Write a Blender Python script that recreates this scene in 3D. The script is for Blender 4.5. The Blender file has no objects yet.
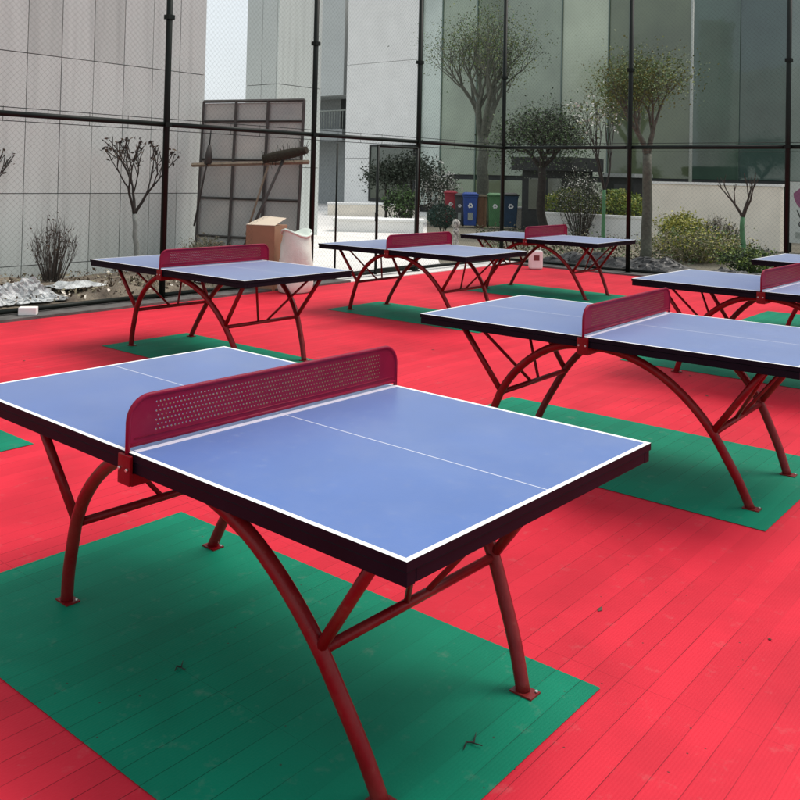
import bpy, math, random
from mathutils import Vector, Matrix

# ------------------------------------------------------------------ camera, world, sun, exposure
SC = bpy.context.scene
COL = SC.collection
YAW = -0.69                                   # the court's long axis against the world x axis
LD = Vector((math.cos(YAW), math.sin(YAW), 0))
WD = Vector((-math.sin(YAW), math.cos(YAW), 0))
H = 1.747
PITCH, ROLL, FPX, CX, CY = -0.0214, 0.022, 887.2, 400.0, 156.1

cam_d = bpy.data.cameras.new('camera'); cam = bpy.data.objects.new('camera', cam_d); COL.objects.link(cam)
cam_d.sensor_width = 36; cam_d.lens = FPX / 800 * 36; cam_d.shift_y = -(400 - CY) / 800
cam_d.clip_start = 0.05; cam_d.clip_end = 3000
_R, _U, _F = Vector((1, 0, 0)), Vector((0, math.sin(PITCH), math.cos(PITCH))), Vector((0, math.cos(PITCH), -math.sin(PITCH)))
_r2, _u2 = _R * math.cos(ROLL) + _U * math.sin(ROLL), -_R * math.sin(ROLL) + _U * math.cos(ROLL)
cam.matrix_world = Matrix(((_r2.x, _u2.x, -_F.x, 0), (_r2.y, _u2.y, -_F.y, 0), (_r2.z, _u2.z, -_F.z, H), (0, 0, 0, 1)))
SC.camera = cam

SUN_DIR = Vector((0.9, 0.45, 0)).normalized() * math.cos(math.radians(58)) + Vector((0, 0, math.sin(math.radians(58))))
W = bpy.data.worlds.new('World'); SC.world = W; W.use_nodes = True
wn = W.node_tree.nodes; wl = W.node_tree.links
bg = wn['Background']; sky = wn.new('ShaderNodeTexSky'); sky.sky_type = 'NISHITA'; sky.sun_disc = False
sky.sun_elevation = math.radians(58); sky.sun_rotation = math.atan2(SUN_DIR.x, SUN_DIR.y)
sky.air_density = 1.0; sky.dust_density = 6.0; sky.ozone_density = 1.0
# thin bright overcast drifting over the clear sky
tcw = wn.new('ShaderNodeTexCoord'); cn = wn.new('ShaderNodeTexNoise'); cn.inputs['Scale'].default_value = 1.6; cn.inputs['Detail'].default_value = 6
wl.new(tcw.outputs['Generated'], cn.inputs['Vector']); cr = wn.new('ShaderNodeMapRange'); cr.inputs[1].default_value = .3; cr.inputs[2].default_value = .65; cr.inputs[3].default_value = .55; cr.inputs[4].default_value = .95
wl.new(cn.outputs['Fac'], cr.inputs[0]); cm = wn.new('ShaderNodeMix'); cm.data_type = 'RGBA'; wl.new(cr.outputs[0], cm.inputs[0])
wl.new(sky.outputs['Color'], cm.inputs[6]); cm.inputs[7].default_value = (5.6, 6.0, 6.2, 1); wl.new(cm.outputs[2], bg.inputs['Color']); bg.inputs['Strength'].default_value = 0.12

sd = bpy.data.lights.new('sun', 'SUN'); sun = bpy.data.objects.new('sun', sd); COL.objects.link(sun)
sd.energy = 1.9; sd.angle = math.radians(34); sd.color = (1.0, 0.95, 0.88)
sun.rotation_euler = SUN_DIR.to_track_quat('Z', 'Y').to_euler(); sun.location = (8, 4, 20)

SC.view_settings.view_transform = 'Standard'; SC.view_settings.look = 'None'
SC.view_settings.exposure = 0.44; SC.view_settings.gamma = 1; SC.view_settings.use_curve_mapping = False
SC.render.engine = 'CYCLES'
SC.cycles.max_bounces = 6; SC.cycles.use_denoising = True

# ------------------------------------------------------------------ helpers
def P(l, w, z=0.0):
    return LD * l + WD * w + Vector((0, 0, z))

def at(px, py, Y):
    """the point at distance Y in front of the viewpoint in the direction of a photo pixel"""
    a, b = px - CX, py - CY
    u = a * math.cos(ROLL) + b * math.sin(ROLL); v = -a * math.sin(ROLL) + b * math.cos(ROLL)
    c, s = math.cos(PITCH), math.sin(PITCH)
    D = Vector((u / FPX, c - v / FPX * s, -s - v / FPX * c))
    return Vector((0, 0, H)) + D * (Y / D.y)

def on_w(px, py, w0):
    d = at(px, py, 1.0) - Vector((0, 0, H))
    return Vector((0, 0, H)) + d * (w0 / d.dot(WD))

def on_l(px, py, l0):
    d = at(px, py, 1.0) - Vector((0, 0, H))
    return Vector((0, 0, H)) + d * (l0 / d.dot(LD))

def lw(v):
    return v.dot(LD), v.dot(WD)

class MB:
    def __init__(self): self.v = []; self.f = []; self.m = []; self.smooth = []
    def add(self, vs, fs, mi=0, sm=False):
        o = len(self.v); self.v += [tuple(x) for x in vs]
        for f in fs: self.f.append([i + o for i in f]); self.m.append(mi); self.smooth.append(sm)
    def box(self, a, b, mi=0):
        x0, y0, z0 = a; x1, y1, z1 = b
        self.add([(x0,y0,z0),(x1,y0,z0),(x1,y1,z0),(x0,y1,z0),(x0,y0,z1),(x1,y0,z1),(x1,y1,z1),(x0,y1,z1)],
                 [(3,2,1,0),(4,5,6,7),(0,1,5,4),(1,2,6,5),(2,3,7,6),(3,0,4,7)], mi)
    def tube(self, pts, rad, n=8, mi=0, cap=True, sm=True):
        pts = [Vector(p) for p in pts]
        if not isinstance(rad, (list, tuple)): rad = [rad] * len(pts)
        rings = []; prev = None
        for i, p in enumerate(pts):
            t = (pts[min(i+1, len(pts)-1)] - pts[max(i-1, 0)])
            t = t.normalized() if t.length > 1e-9 else Vector((0,0,1))
            ref = prev if prev is not None else (Vector((0,0,1)) if abs(t.z) < .9 else Vector((1,0,0)))
            a = (ref - t * ref.dot(t))
            if a.length < 1e-6: a = t.orthogonal()
            a.normalize(); b = t.cross(a); prev = a
            rings.append([p + (a * math.cos(2*math.pi*k/n) + b * math.sin(2*math.pi*k/n)) * rad[i] for k in range(n)])
        vs = [q for r in rings for q in r]
        fs = [(i*n+k, i*n+(k+1) % n, (i+1)*n+(k+1) % n, (i+1)*n+k) for i in range(len(pts)-1) for k in range(n)]
        self.add(vs, fs, mi, sm)
        if cap:
            o = len(self.v) - len(vs)
            self.f += [[o+k for k in reversed(range(n))], [o+(len(pts)-1)*n+k for k in range(n)]]; self.m += [mi]*2; self.smooth += [False]*2
    def leaf(self, c, size, rnd, mi=0, asp=0.55):
        n = Vector((rnd.gauss(0,1), rnd.gauss(0,1), rnd.gauss(0.5,1)))
        if n.length < 1e-3: n = Vector((0,0,1))
        n.normalize(); a = n.orthogonal().normalized(); a.rotate(Matrix.Rotation(rnd.uniform(0, 6.28), 3, n)); b = n.cross(a)
        c = Vector(c); a = a * size; b = b * size * asp
        self.add([c - a, c - b + n*size*.15, c + a, c + b + n*size*.15], [(0,1,2,3)], mi)
    def blob(self, c, r, rnd, nu=12, nv=8, jit=.1, mi=0):
        c = Vector(c); vs = []; 
        for j in range(nv+1):
            th = math.pi * j / nv
            for i in range(nu):
                ph = 2*math.pi*i/nu; k = 1 + rnd.uniform(-jit, jit)
                vs.append(c + Vector((r[0]*k*math.sin(th)*math.cos(ph), r[1]*k*math.sin(th)*math.sin(ph), r[2]*k*math.cos(th))))
        fs = [(j*nu+i, (j+1)*nu+i, (j+1)*nu+(i+1) % nu, j*nu+(i+1) % nu) for j in range(nv) for i in range(nu)]
        self.add(vs, fs, mi, True)
    def build(self, name, mats, parent=None, loc=None, rz=0, bevel=0):
        me = bpy.data.meshes.new(name); me.from_pydata(self.v, [], self.f)
        if not isinstance(mats, (list, tuple)): mats = [mats]
        for m in mats: me.materials.append(m)
        me.polygons.foreach_set('material_index', self.m); me.polygons.foreach_set('use_smooth', self.smooth); me.update()
        o = bpy.data.objects.new(name, me); COL.objects.link(o)
        if parent: o.parent = parent
        if loc is not None: o.location = loc
        o.rotation_euler.z = rz
        if bevel:
            b = o.modifiers.new('bevel', 'BEVEL'); b.width = bevel; b.segments = 2; b.limit_method = 'ANGLE'; b.angle_limit = math.radians(40)
        return o

def tag(o, label=None, cat=None, group=None, kind=None):
    if label: o['label'] = label
    if cat: o['category'] = cat
    if group: o['group'] = group
    if kind: o['kind'] = kind
    return o

def empty(name, loc=(0,0,0), rz=0):
    o = bpy.data.objects.new(name, None); COL.objects.link(o); o.location = loc; o.rotation_euler.z = rz; o.empty_display_size = .1
    return o

def copy_tree(o, parent=None):
    c = o.copy(); COL.objects.link(c); c.parent = parent
    for ch in list(o.children): copy_tree(ch, c)
    return c

# ------------------------------------------------------------------ materials
def mat(name, col, rough=.6, var=.12, scale=6, bump=0, bscale=60, metal=0, spec=.5, coat=0, col2=None, detail=6):
    m = bpy.data.materials.new(name); m.use_nodes = True; n = m.node_tree.nodes; k = m.node_tree.links; b = n['Principled BSDF']
    b.inputs['Roughness'].default_value = rough; b.inputs['Metallic'].default_value = metal; b.inputs['Specular IOR Level'].default_value = spec
    b.inputs['Coat Weight'].default_value = coat
    tc = n.new('ShaderNodeTexCoord'); nz = n.new('ShaderNodeTexNoise'); nz.inputs['Scale'].default_value = scale; nz.inputs['Detail'].default_value = detail
    k.new(tc.outputs['Object'], nz.inputs['Vector'])
    r = n.new('ShaderNodeValToRGB'); r.color_ramp.elements[0].position = .3; r.color_ramp.elements[1].position = .7
    c1 = [max(0, c*(1-var)) for c in col]; c2 = col2 or [min(1, c*(1+var)) for c in col]
    r.color_ramp.elements[0].color = (*c1, 1); r.color_ramp.elements[1].color = (*c2, 1)
    k.new(nz.outputs['Fac'], r.inputs['Fac']); k.new(r.outputs['Color'], b.inputs['Base Color'])
    if bump:
        n2 = n.new('ShaderNodeTexNoise'); n2.inputs['Scale'].default_value = bscale; n2.inputs['Detail'].default_value = 5
        k.new(tc.outputs['Object'], n2.inputs['Vector']); bp = n.new('ShaderNodeBump'); bp.inputs['Strength'].default_value = bump; bp.inputs['Distance'].default_value = .02
        k.new(n2.outputs['Fac'], bp.inputs['Height']); k.new(bp.outputs['Normal'], b.inputs['Normal'])
    return m

def floor_mat(name, col, var):
    """court boarding: boards along the court's width (object y), thin grooves, fine ribs"""
    m = mat(name, col, .62, var, 1.3, spec=.12); n = m.node_tree.nodes; k = m.node_tree.links; b = n['Principled BSDF']
    ramp = next(x for x in n if x.type == 'VALTORGB'); tc = next(x for x in n if x.type == 'TEX_COORD')
    sep = n.new('ShaderNodeSeparateXYZ'); k.new(tc.outputs['Object'], sep.inputs[0])
    wob = n.new('ShaderNodeTexNoise'); wob.inputs['Scale'].default_value = 2.0; k.new(tc.outputs['Object'], wob.inputs['Vector'])
    def math_(op, a, bb=None, c=None):
        x = n.new('ShaderNodeMath'); x.operation = op
        for i, q in enumerate((a, bb, c)):
            if q is None: continue
            if isinstance(q, (int, float)): x.inputs[i].default_value = q
            else: k.new(q, x.inputs[i])
        return x.outputs[0]
    xw = math_('MULTIPLY_ADD', wob.outputs['Fac'], .006, sep.outputs['X'])
    def groove(coord, pitch, wid):
        fr = math_('FRACT', math_('MULTIPLY', coord, 1/pitch)); d = math_('ABSOLUTE', math_('SUBTRACT', fr, .5))   # .5 at the joint
        return math_('GREATER_THAN', d, .5 - wid/pitch/2)
    g1 = groove(xw, .098, .0028)
    g2 = groove(sep.outputs['Y'], .98, .003)
    # boards fade in and out of view: joints are partly closed
    nz = n.new('ShaderNodeTexNoise'); nz.inputs['Scale'].default_value = 1.1; nz.inputs['Detail'].default_value = 3; k.new(tc.outputs['Object'], nz.inputs['Vector'])
    f1 = n.new('ShaderNodeMapRange'); f1.inputs[1].default_value = .40; f1.inputs[2].default_value = .62; f1.inputs[3].default_value = .06; f1.inputs[4].default_value = .8; k.new(nz.outputs['Fac'], f1.inputs[0])
    g = math_('MULTIPLY', math_('MAXIMUM', g1, math_('MULTIPLY', g2, .45)), f1.outputs[0])
    dk = n.new('ShaderNodeMix'); dk.data_type = 'RGBA'; k.new(g, dk.inputs[0]); 
    # per-board tone
    bid = math_('FLOOR', math_('MULTIPLY', xw, 1/.098)); wnz = n.new('ShaderNodeTexWhiteNoise'); wnz.noise_dimensions = '1D'; k.new(bid, wnz.inputs['W'])
    tone = n.new('ShaderNodeMapRange'); tone.inputs[3].default_value = .93; tone.inputs[4].default_value = 1.05; k.new(wnz.outputs['Value'], tone.inputs[0])
    hsv = n.new('ShaderNodeHueSaturation'); k.new(ramp.outputs['Color'], hsv.inputs['Color']); k.new(tone.outputs[0], hsv.inputs['Value'])
    k.new(hsv.outputs['Color'], dk.inputs[6]); dk.inputs[7].default_value = (col[0]*.18, col[1]*.18, col[2]*.18, 1)
    # dust and scuffs
    sc = n.new('ShaderNodeTexNoise'); sc.inputs['Scale'].default_value = 9; sc.inputs['Detail'].default_value = 9; sc.inputs['Roughness'].default_value = .7; k.new(tc.outputs['Object'], sc.inputs['Vector'])
    sr = n.new('ShaderNodeMapRange'); sr.inputs[1].default_value = .58; sr.inputs[2].default_value = .8; sr.inputs[4].default_value = .20; k.new(sc.outputs['Fac'], sr.inputs[0])
    du = n.new('ShaderNodeMix'); du.data_type = 'RGBA'; k.new(sr.outputs[0], du.inputs[0]); k.new(dk.outputs[2], du.inputs[6]); du.inputs[7].default_value = (.42, .36, .33, 1)
    k.new(du.outputs[2], b.inputs['Base Color'])
    # grit: small dark specks
    vo = n.new('ShaderNodeTexVoronoi'); vo.inputs['Scale'].default_value = 14; k.new(tc.outputs['Object'], vo.inputs['Vector'])
    sp = math_('MULTIPLY', math_('LESS_THAN', vo.outputs['Distance'], .055), math_('GREATER_THAN', nz.outputs['Fac'], .5))
    gm = n.new('ShaderNodeMix'); gm.data_type = 'RGBA'; k.new(math_('MULTIPLY', sp, .75), gm.inputs[0]); k.new(du.outputs[2], gm.inputs[6]); gm.inputs[7].default_value = (.05, .03, .025, 1)
    # old water marks: broad faint patches
    wm = n.new('ShaderNodeTexNoise'); wm.inputs['Scale'].default_value = .9; wm.inputs['Detail'].default_value = 7; wm.inputs['Distortion'].default_value = .8; k.new(tc.outputs['Object'], wm.inputs['Vector'])
    wr = n.new('ShaderNodeMapRange'); wr.inputs[1].default_value = .5; wr.inputs[2].default_value = .66; wr.inputs[3].default_value = 1.0; wr.inputs[4].default_value = .84; k.new(wm.outputs['Fac'], wr.inputs[0])
    h2 = n.new('ShaderNodeHueSaturation'); k.new(gm.outputs[2], h2.inputs['Color']); k.new(wr.outputs[0], h2.inputs['Value']); k.new(h2.outputs['Color'], b.inputs['Base Color'])
    rib = math_('SINE', math_('MULTIPLY', xw, 2*math.pi/.0122))
    fine = n.new('ShaderNodeTexNoise'); fine.inputs['Scale'].default_value = 120; k.new(tc.outputs['Object'], fine.inputs['Vector'])
    hgt = math_('ADD', math_('MULTIPLY', rib, .12), math_('ADD', math_('MULTIPLY', g, -1.0), math_('MULTIPLY', fine.outputs['Fac'], .3)))
    bp = n.new('ShaderNodeBump'); bp.inputs['Strength'].default_value = .35; bp.inputs['Distance'].default_value = .003
    k.new(hgt, bp.inputs['Height']); k.new(bp.outputs['Normal'], b.inputs['Normal'])
    return m

M = {}
M['red_floor'] = floor_mat('red court boards', (.63, .025, .047), .10)
M['green_floor'] = floor_mat('green court boards', (.003, .20, .115), .12)
M['blue'] = mat('blue table paint', (.042, .128, .41), .34, .06, 2.5, bump=.02, bscale=300, spec=.6)
_b = M['blue'].node_tree.nodes['Principled BSDF']; _b.inputs['Sheen Weight'].default_value = 1.0; _b.inputs['Sheen Roughness'].default_value = .31; _b.inputs['Sheen Tint'].default_value = (.95, .95, 1, 1)   # sheen whitens the top at a low view, in place of sky reflection
def wear(m, col, amt, scale, lo, hi, rough_amt=.15):
    n = m.node_tree.nodes; k = m.node_tree.links; b = n['Principled BSDF']; tc = next(x for x in n if x.type == 'TEX_COORD')
    src = b.inputs['Base Color'].links[0].from_socket
    f = None
    for sc_, l_, h_, a_ in ((scale, lo, hi, amt), (scale*.12, .45, .75, amt*.6)):
        nz = n.new('ShaderNodeTexNoise'); nz.inputs['Scale'].default_value = sc_; nz.inputs['Detail'].default_value = 8; nz.inputs['Roughness'].default_value = .65; k.new(tc.outputs['Object'], nz.inputs['Vector'])
        mr = n.new('ShaderNodeMapRange'); mr.inputs[1].default_value = l_; mr.inputs[2].default_value = h_; mr.inputs[4].default_value = a_; k.new(nz.outputs['Fac'], mr.inputs[0])
        mx = n.new('ShaderNodeMix'); mx.data_type = 'RGBA'; k.new(mr.outputs[0], mx.inputs[0]); k.new(src, mx.inputs[6]); mx.inputs[7].default_value = (*col, 1); src = mx.outputs[2]; f = f or mr.outputs[0]
    k.new(src, b.inputs['Base Color'])
    r = n.new('ShaderNodeMath'); r.operation = 'MULTIPLY_ADD'; k.new(f, r.inputs[0]); r.inputs[1].default_value = rough_amt/max(amt, .01); r.inputs[2].default_value = b.inputs['Roughness'].default_value; k.new(r.outputs[0], b.inputs['Roughness'])
wear(M['blue'], (.32, .36, .46), .22, 26, .56, .78)
M['white_line'] = mat('white line paint', (.82, .82, .82), .5, .04)
M['stripe'] = mat('lavender gap light colour', (.56, .55, .68), .5, .04)  # lavender of the light under the net, put into a colour
M['black_edge'] = mat('black painted steel edge', (.005, .004, .009), .5, .2, spec=.1)
M['red_steel'] = mat('dark red enamelled steel', (.165, .003, .007), .34, .15, 9, bump=.03, bscale=90, spec=.22)
M['net_red'] = mat('crimson enamelled steel', (.205, .004, .030), .45, .12, 8, spec=.15)
wear(M['red_steel'], (.30, .16, .12), .30, 40, .60, .80); wear(M['net_red'], (.30, .12, .12), .18, 30, .6, .8)
M['hole_edge'] = mat('bare punched steel', (.42, .27, .15), .5, .1)
M['bolt'] = mat('zinc bolt', (.6, .58, .55), .35, .1, metal=.8)
M['fence_green'] = mat('black green fence paint', (.004, .008, .006), .5, .3, spec=.2)
M['wire'] = mat('dark green coated wire', (.02, .03, .025), .6, .2, spec=.2)
M['soil'] = mat('dry soil', (.13, .10, .075), .95, .35, 3, bump=.9, bscale=14, col2=(.24, .20, .15))
M['paving'] = mat('pale concrete paving', (.72, .70, .67), .8, .08, 1.5, bump=.1, bscale=30)
M['dirt'] = mat('bare ground', (.16, .145, .11), .95, .3, .6, bump=.6, bscale=6)
M['kerb'] = mat('weathered concrete kerb', (.10, .095, .09), .9, .35, 5, bump=.4, bscale=40)
M['white_wall'] = mat('white rendered wall', (.80, .80, .78), .85, .05, 1.2, bump=.08, bscale=40)
M['pale_wall'] = mat('pale stone wall', (.84, .78, .68), .85, .08, 1.6, bump=.1, bscale=30)
M['clad'] = mat('light grey cladding panels', (.54, .585, .565), .55, .05, .5)
def streaks(m, amt=.16):
    n = m.node_tree.nodes; k = m.node_tree.links; b = n['Principled BSDF']; tc = next(x for x in n if x.type == 'TEX_COORD'); src = b.inputs['Base Color'].links[0].from_socket
    mp = n.new('ShaderNodeMapping'); mp.inputs['Scale'].default_value = (5, 5, .22); k.new(tc.outputs['Object'], mp.inputs['Vector'])
    nz = n.new('ShaderNodeTexNoise'); nz.inputs['Scale'].default_value = 1.5; nz.inputs['Detail'].default_value = 8; k.new(mp.outputs[0], nz.inputs['Vector'])
    mr = n.new('ShaderNodeMapRange'); mr.inputs[1].default_value = .48; mr.inputs[2].default_value = .72; mr.inputs[3].default_value = 1; mr.inputs[4].default_value = 1-amt; k.new(nz.outputs['Fac'], mr.inputs[0])
    h = n.new('ShaderNodeHueSaturation'); k.new(src, h.inputs['Color']); k.new(mr.outputs[0], h.inputs['Value']); k.new(h.outputs['Color'], b.inputs['Base Color'])
M['clad_light'] = mat('light grey cladding panels, newer', (.535, .58, .56), .5, .05, .5); M['clad_dull'] = mat('light grey cladding panels, dusty', (.465, .505, .485), .6, .05, .5)
for q in ('clad', 'clad_light', 'clad_dull'): streaks(M[q])
M['clad2'] = mat('grey cladding panels', (.50, .53, .52), .5, .06, .5)
M['seam'] = mat('dark panel joint', (.03, .03, .03), .8, .1)
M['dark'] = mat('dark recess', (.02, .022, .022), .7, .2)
M['grey_slab'] = mat('plain grey render', (.30, .32, .32), .8, .1)  # one even grey for the recessed bay, slab and shed roof
M['board_panel'] = mat('grey sheet metal', (.44, .46, .445), .6, .2, 1.2, col2=(.56, .55, .50))
M['board_frame'] = mat('rusty grey steel tube', (.06, .055, .05), .7, .3)
M['wood'] = mat('weathered timber', (.26, .21, .15), .85, .25, 8)
M['brown_wood'] = mat('brown timber', (.15, .07, .035), .7, .2, 8)
M['bristle'] = mat('dark bristles', (.035, .03, .018), .95, .3, 30, bump=.8, bscale=80)
M['bark'] = mat('grey bark', (.095, .10, .078), .9, .3, 14, bump=.5, bscale=30)
M['dark_bark'] = mat('dark bark', (.03, .024, .02), .9, .3, 14)
M['green_trunk'] = mat('green painted trunk', (.07, .20, .09), .7, .2, 8)
M['grey_trunk'] = mat('whitewashed trunk', (.22, .24, .22), .85, .2, 8)
M['twig'] = mat('dry twigs', (.055, .042, .034), .9, .3, 20)
M['straw'] = mat('dry grass', (.30, .27, .18), .95, .3, 20)
M['leaf_olive'] = mat('olive leaves', (.13, .16, .034), .6, .4, 3)
M['leaf_yellow'] = mat('yellow green leaves', (.36, .35, .06), .6, .35, 3)
M['leaf_green'] = mat('mid green leaves', (.06, .12, .03), .6, .4, 3)
M['leaf_dark'] = mat('dark leaves', (.018, .030, .016), .7, .4, 3)
M['leaf_grey'] = mat('grey green leaves', (.10, .12, .08), .7, .35, 3)
M['mottled'] = mat('mottled stone', (.12, .11, .10), .9, .5, 22, col2=(.7, .68, .63))
M['leaf_teal'] = mat('blue green leaves', (.008, .045, .034), .5, .3, 3)
M['leaf_lime'] = mat('lime leaves', (.20, .27, .05), .6, .3, 3)
M['leaf_brown'] = mat('dried leaves', (.075, .05, .03), .8, .4, 3)
M['blossom'] = mat('white blossom', (.75, .74, .68), .8, .08)
M['card'] = mat('brown cardboard', (.27, .15, .09), .85, .12, 4)
M['card_pale'] = mat('pale inner cardboard', (.66, .56, .44), .85, .08, 4)
M['sack'] = mat('pale woven sack', (.66, .74, .67), .9, .12, 5, bump=.3, bscale=60)
M['tarp'] = mat('black plastic sheet', (.03, .03, .03), .5, .3, 4, bump=.4, bscale=8)
M['film'] = mat('white plastic film', (.50, .52, .52), .45, .35, 6, bump=.5, bscale=18)
M['white_plastic'] = mat('white plastic', (.78, .77, .74), .4, .05)
M['grey_print'] = mat('dark red print', (.16, .03, .03), .5, .1)
for nm, c in (('bin_red', (.33, .02, .04)), ('bin_grey', (.045, .047, .05)), ('bin_blue', (.015, .06, .28)), ('bin_green', (.07, .20, .08)), ('bin_teal', (.015, .045, .09)), ('bin_black', (.02, .022, .022)), ('canvas_green', (.010, .06, .045))):
    M[nm] = mat(nm.replace('_', ' ') + ' plastic', c, .45, .15, 5)
M['mark_white'] = mat('white print', (.8, .8, .8), .5, .03)
M['purple'] = mat('mauve print', (.24, .08, .16), .6, .1)
M['ink'] = mat('black print', (.015, .015, .015), .6, .1)
M['sign'] = mat('pale sign board', (.50, .53, .50), .5, .04)
M['pole'] = mat('pale grey pole', (.30, .33, .30), .5, .1)
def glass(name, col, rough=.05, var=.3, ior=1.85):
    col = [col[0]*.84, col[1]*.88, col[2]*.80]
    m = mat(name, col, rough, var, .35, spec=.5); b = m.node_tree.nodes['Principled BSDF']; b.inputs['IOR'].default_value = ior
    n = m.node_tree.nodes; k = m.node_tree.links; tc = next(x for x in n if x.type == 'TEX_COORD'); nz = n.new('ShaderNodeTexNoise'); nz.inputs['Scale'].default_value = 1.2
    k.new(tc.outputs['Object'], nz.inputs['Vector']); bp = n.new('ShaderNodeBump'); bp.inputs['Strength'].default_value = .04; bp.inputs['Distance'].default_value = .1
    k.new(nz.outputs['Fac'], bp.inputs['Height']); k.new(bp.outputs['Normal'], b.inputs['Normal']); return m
M['g_pale'] = glass('pale glazing', (.55, .60, .60)); M['g_mist'] = glass('misty green glazing', (.27, .315, .255)); M['g_darkgreen'] = glass('dark green glazing', (.12, .155, .09))  # the dark green is only the pane colour; no column stands behind
M['g_cream'] = glass('glazing with painted sky reflection', (.44, .48, .39)); M['g_olive'] = glass('olive glazing', (.125, .15, .09)); M['g_teal'] = glass('teal glazing', (.068, .115, .092))  # the cream colour paints in a reflected patch of sky
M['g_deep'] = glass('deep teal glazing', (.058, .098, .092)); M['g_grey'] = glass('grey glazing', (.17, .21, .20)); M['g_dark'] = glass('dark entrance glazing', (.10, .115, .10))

def court_obj(mb, name, mats, kind='structure', **k):
    o = mb.build(name, mats, rz=YAW, **k)
    if kind: o['kind'] = kind
    return o

# ------------------------------------------------------------------ ground
def sheet(name, l0, l1, w0, w1, z, m, n=1):
    b = MB(); b.add([(l0, w0, z), (l1, w0, z), (l1, w1, z), (l0, w1, z)], [(0, 1, 2, 3)]); return court_obj(b, name, m)
sheet('ground', -900, 900, -900, 900, -.03, M['dirt'])
sheet('court_floor', -9.72, 7.0, -4.0, 15.25, 0.0, M['red_floor'])
b = MB(); b.add([(l, w, -.010) for l, w in ((-40, 10.4), (-10.2, 10.4), (-10.2, 13.7), (-15.6, 20.2), (-24, 31), (-24, 60), (-40, 60))], [tuple(range(7))]); court_obj(b, 'paved_yard', M['paving'])
b = MB(); b.box((-10.2, -4, -.02), (-9.722, 10.6, .03)); b.box((-9.72, 15.252, -.02), (7.0, 15.75, .03)); court_obj(b, 'kerb', M['kerb'])
b = MB(); b.box((-10.2, 10.602, -.02), (-9.722, 15.75, .012)); court_obj(b, 'threshold_paving', M['paving'])
rnd = random.Random(4)
b = MB(); nx, ny = 30, 60                      # the soil bed beyond the fence, lumpy
for j in range(ny+1):
    for i in range(nx+1):
        l = -12.85 + 2.65*i/nx; w = -2 + 12.6*j/ny
        e = min(1, min(i, nx-i)/3)
        b.v.append((l, w, .03 + e*(.05 + .07*math.sin(w*1.9+l*2) * math.sin(l*3.1-w) + rnd.uniform(-.025, .03))))
for j in range(ny):
    for i in range(nx):
        o = j*(nx+1)+i; b.f.append([o, o+1, o+nx+2, o+nx+1]); b.m.append(0); b.smooth.append(True)
court_obj(b, 'soil_bed', M['soil'])
b = MB(); rg = random.Random(8)
for i in range(2600):                            # leaf litter, clods and straw on the soil
    l, w = rg.uniform(-12.75, -10.2), rg.uniform(2, 10.5)
    b.leaf((l, w, .12 + rg.uniform(-.03, .05)), rg.uniform(.012, .045), rg, rg.choice((0, 0, 0, 1, 1, 2)))
o = court_obj(b, 'leaf_litter', [M['leaf_brown'], M['straw'], M['pale_wall']], kind='stuff'); o['label'] = 'dry leaf litter and straw on the soil bed'; o['category'] = 'litter'

# green rectangles in the court floor, one under each table
def mat_rect(l0, l1, w0, w1):
    b = MB(); b.add([(l0, w0, .004), (l1, w0, .004), (l1, w1, .004), (l0, w1, .004)], [(0, 1, 2, 3)]); court_obj(b, 'green_court_marking', M['green_floor'])
for r in ((-3.74, -1.40, 1.52, 2.84), (-3.80, -1.41, 4.65, 6.07), (-3.83, -1.45, 8.05, 9.4), (-3.83, -1.45, 11.3, 12.6),
          (-7.82, -5.62, 4.92, 5.95), (-7.98, -5.62, 8.25, 9.3), (-7.92, -5.70, 11.2, 12.55), (-7.7, -5.33, 1.58, 2.90)):
    mat_rect(*r)

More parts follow.
